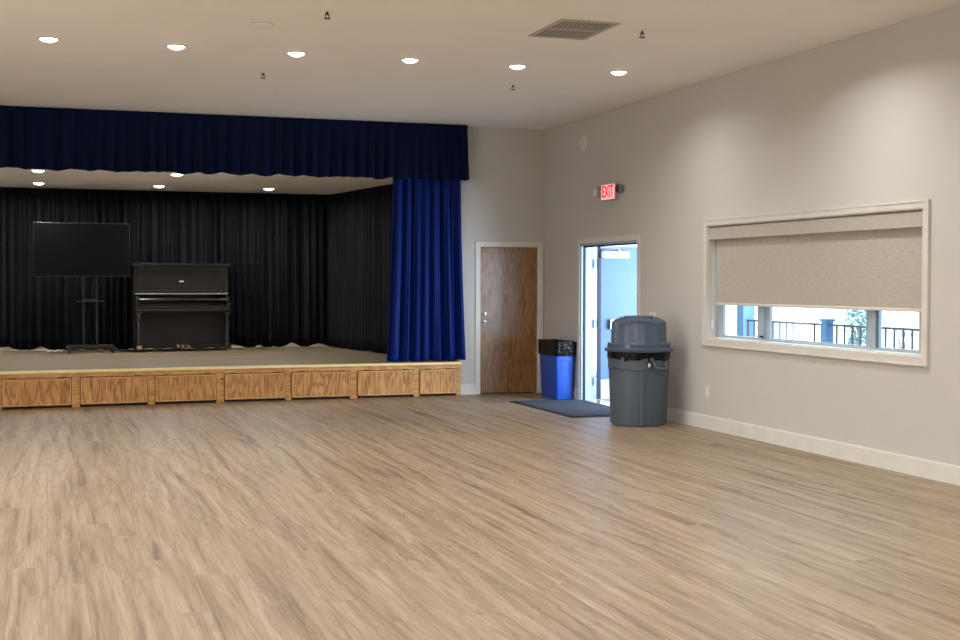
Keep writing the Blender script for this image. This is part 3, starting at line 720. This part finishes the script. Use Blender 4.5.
for v in b.bm.verts:
    a_ = math.atan2(v.co.y, v.co.x)
    v.co.z += .008 * math.sin(9 * a_ + 1) + .006 * math.sin(17 * a_); v.co.x *= 1 + .01 * math.sin(11 * a_ + v.co.z * 20)
b.build('bin_liner', M['bag'], rb, smooth=True)
b = MB(); z_ = .50
hp = [(-.055, -.2545, .30), (-.055, -.2655, .49), (-.045, -.2685, .52), (.045, -.2685, .52), (.055, -.2655, .49), (.055, -.2545, .30)]
hp = [(x, y - .036, z) for x, y, z in hp]
b.tube(hp, .005, 6); b.build('molded_handle_arch', M['blue_bin'], rb, smooth=True)

# ------------------------------------------------------------------ door mat
dm = thing('door_mat', 'dark blue-grey rectangular floor mat inside the exit door', 'mat', (6.09, 14.60, 0))
MB().box(-.44, .44, -1.07, 1.02, .001, .008, .003).build('rubber_edge', M['rubber'], dm)
MB().box(-.40, .43, -1.02, .99, .008, .015, .003).build('pile', M['mat_pile'], dm)

# ------------------------------------------------------------------ outdoors beyond the right wall
struct(MB().box(XR + T, 9.0, -2, 26, -.15, -.01).build('patio', M['patio']), 'concrete walkway outside the exit door', 'walkway')
struct(MB().box(9.0, 70, -30, 90, -.25, -.06).build('ground', M['yard']), 'bright pale ground beyond the railing', 'ground')
struct(MB().box(XL - .5, 7.25, YN - .5, 22.5, H + .24, H + .5).build('roof_eave', M['trim']))
RX = 8.6
rl = thing('patio_railing', 'dark metal patio railing with blue-grey post seen through window', 'railing', (RX, 12.92, -.01))
MB().box(-.022, .022, -4.9, 1.85, 1.050, 1.074, .004).build('top_rail', M['rail'], rl)
MB().box(-.015, .015, -4.9, 1.85, .10, .13).build('bottom_rail', M['rail'], rl)
k = 0
y = 14.70
while y > 8.1:
    if abs(y - 12.92) > .07: MB().box(-.009, .009, y - 12.92 - .008, y - 12.92 + .008, .12, 1.05).build('baluster', M['rail'], rl)
    y -= .1515
pp = MB().box(-.05, .05, -.05, .05, 0, 1.10, .004).build('post', M['post'], rl); MB().box(-.065, .065, -.065, .065, 1.10, 1.13, .006).build('post_cap', M['post'], pp)
for (x, y, s, lb) in [(8.62, 14.80, .085, 'blue-grey square porch column at the left end of the railing'), (8.95, 12.55, .05, 'slim pale blue porch column beyond the railing at right')]:
    t = thing('porch_column', lb, 'column', (x, y, -.01))
    MB().box(-s, s, -s, s, 0, 3.6, .006).build('shaft', M['post'], t); MB().box(-s - .03, s + .03, -s - .03, s + .03, 0, .12, .006).build('base', M['post'], t)
rnd = random.Random(4)
def shrub(name, label, cat, x, y, hh, w_, n, leaf, trunk):
    t = thing(name, label, cat, (x, y, -.06))
    m_ = MB(); m_.tube([(0, 0, 0), (.02, .01, hh * .4), (0, .03, hh * .75)], [trunk, trunk * .8, trunk * .4], 6)
    for k in range(7):
        a_ = rnd.uniform(0, 6.28); z0 = hh * rnd.uniform(.25, .6); m_.tube([(0, 0, z0), (w_ * .4 * math.cos(a_), w_ * .4 * math.sin(a_), z0 + hh * .18), (w_ * .6 * math.cos(a_), w_ * .6 * math.sin(a_), z0 + hh * .33)], [trunk * .5, trunk * .35, trunk * .15], 5)
    m_.build('trunk', M['bark'], t)
    b = bmesh.new()
    for k in range(n):
        a_ = rnd.uniform(0, 6.28); r = w_ * math.sqrt(rnd.random()); z = hh * (.35 + .65 * rnd.random()); r *= 1 - .5 * abs((z / hh - .65) / .35)
        c_ = Vector((r * math.cos(a_), r * math.sin(a_), z)); d1_ = Vector([rnd.uniform(-1, 1) for _ in range(3)]).normalized(); d2_ = d1_.cross(Vector((rnd.uniform(-1, 1), 1, .3))).normalized()
        b.faces.new([b.verts.new(c_ + d1_ * leaf), b.verts.new(c_ + d2_ * leaf * .45), b.verts.new(c_ - d1_ * leaf), b.verts.new(c_ - d2_ * leaf * .45)])
    mm = MB(); mm.bm.free(); mm.bm = b; mm.build('foliage', M['leaf'], t)
shrub('small_tree', 'small pale bushy tree beyond the railing', 'tree', 14.0, 20.05, 1.35, .28, 420, .045, .03)
shrub('sapling', 'thin bare sapling beyond the railing at right', 'sapling', 13.0, 17.4, 1.5, .22, 50, .03, .018)

# ------------------------------------------------------------------ light
W = bpy.data.worlds.new('sky'); S.world = W; W.use_nodes = True
bg = W.node_tree.nodes['Background']; bg.inputs['Color'].default_value = (.56, .76, 1.0, 1); bg.inputs['Strength'].default_value = 3.2
sun = bpy.data.lights.new('sun', 'SUN'); sun.energy = 9; sun.angle = math.radians(1); sun.color = (1, .96, .9)
so = bpy.data.objects.new('sun', sun); C.objects.link(so)
so.rotation_euler = Vector((.75, .15, -.75)).to_track_quat('-Z', 'Y').to_euler()
# daylight from the hall's other windows (left side, behind the camera) and through the exit doorway
lamp('left_window_daylight', (XL + .3, 7.5, 1.6), 600, 8.0, (.97, .98, 1), (0, math.radians(-112), 0), 'RECTANGLE', sy=1.6)
lamp('exit_daylight', (8.35, 14.6, 1.25), 90, 1.3, (.62, .78, 1), (0, math.radians(90), 0), 'RECTANGLE', sy=2.0)
l2 = lamp('porch_daylight', (8.3, 13.0, 1.3), 170, 1.2, (.66, .80, 1), (0, 0, 0), 'RECTANGLE', sy=1.8)
l2.rotation_euler = Vector((-.68, .73, 0)).to_track_quat('-Z', 'Y').to_euler()

# ------------------------------------------------------------------ camera
cam = bpy.data.cameras.new('camera'); co = bpy.data.objects.new('camera', cam); C.objects.link(co)
cam.sensor_width = 36; cam.lens = 1291.62 / 960 * 36; cam.clip_end = 300
yaw, pit, rol = .3244, -.0296, .0016
f = Vector((math.sin(yaw) * math.cos(pit), math.cos(yaw) * math.cos(pit), math.sin(pit))); r = Vector((math.cos(yaw), -math.sin(yaw), 0)); u = r.cross(f)
r2 = r * math.cos(rol) + u * math.sin(rol); u2 = -r * math.sin(rol) + u * math.cos(rol)
co.matrix_world = Matrix(((r2.x, u2.x, -f.x, 0), (r2.y, u2.y, -f.y, 0), (r2.z, u2.z, -f.z, 1.545), (0, 0, 0, 1)))
S.camera = co
S.view_settings.view_transform = 'Standard'
S.view_settings.look = 'None'
S.view_settings.exposure = 0
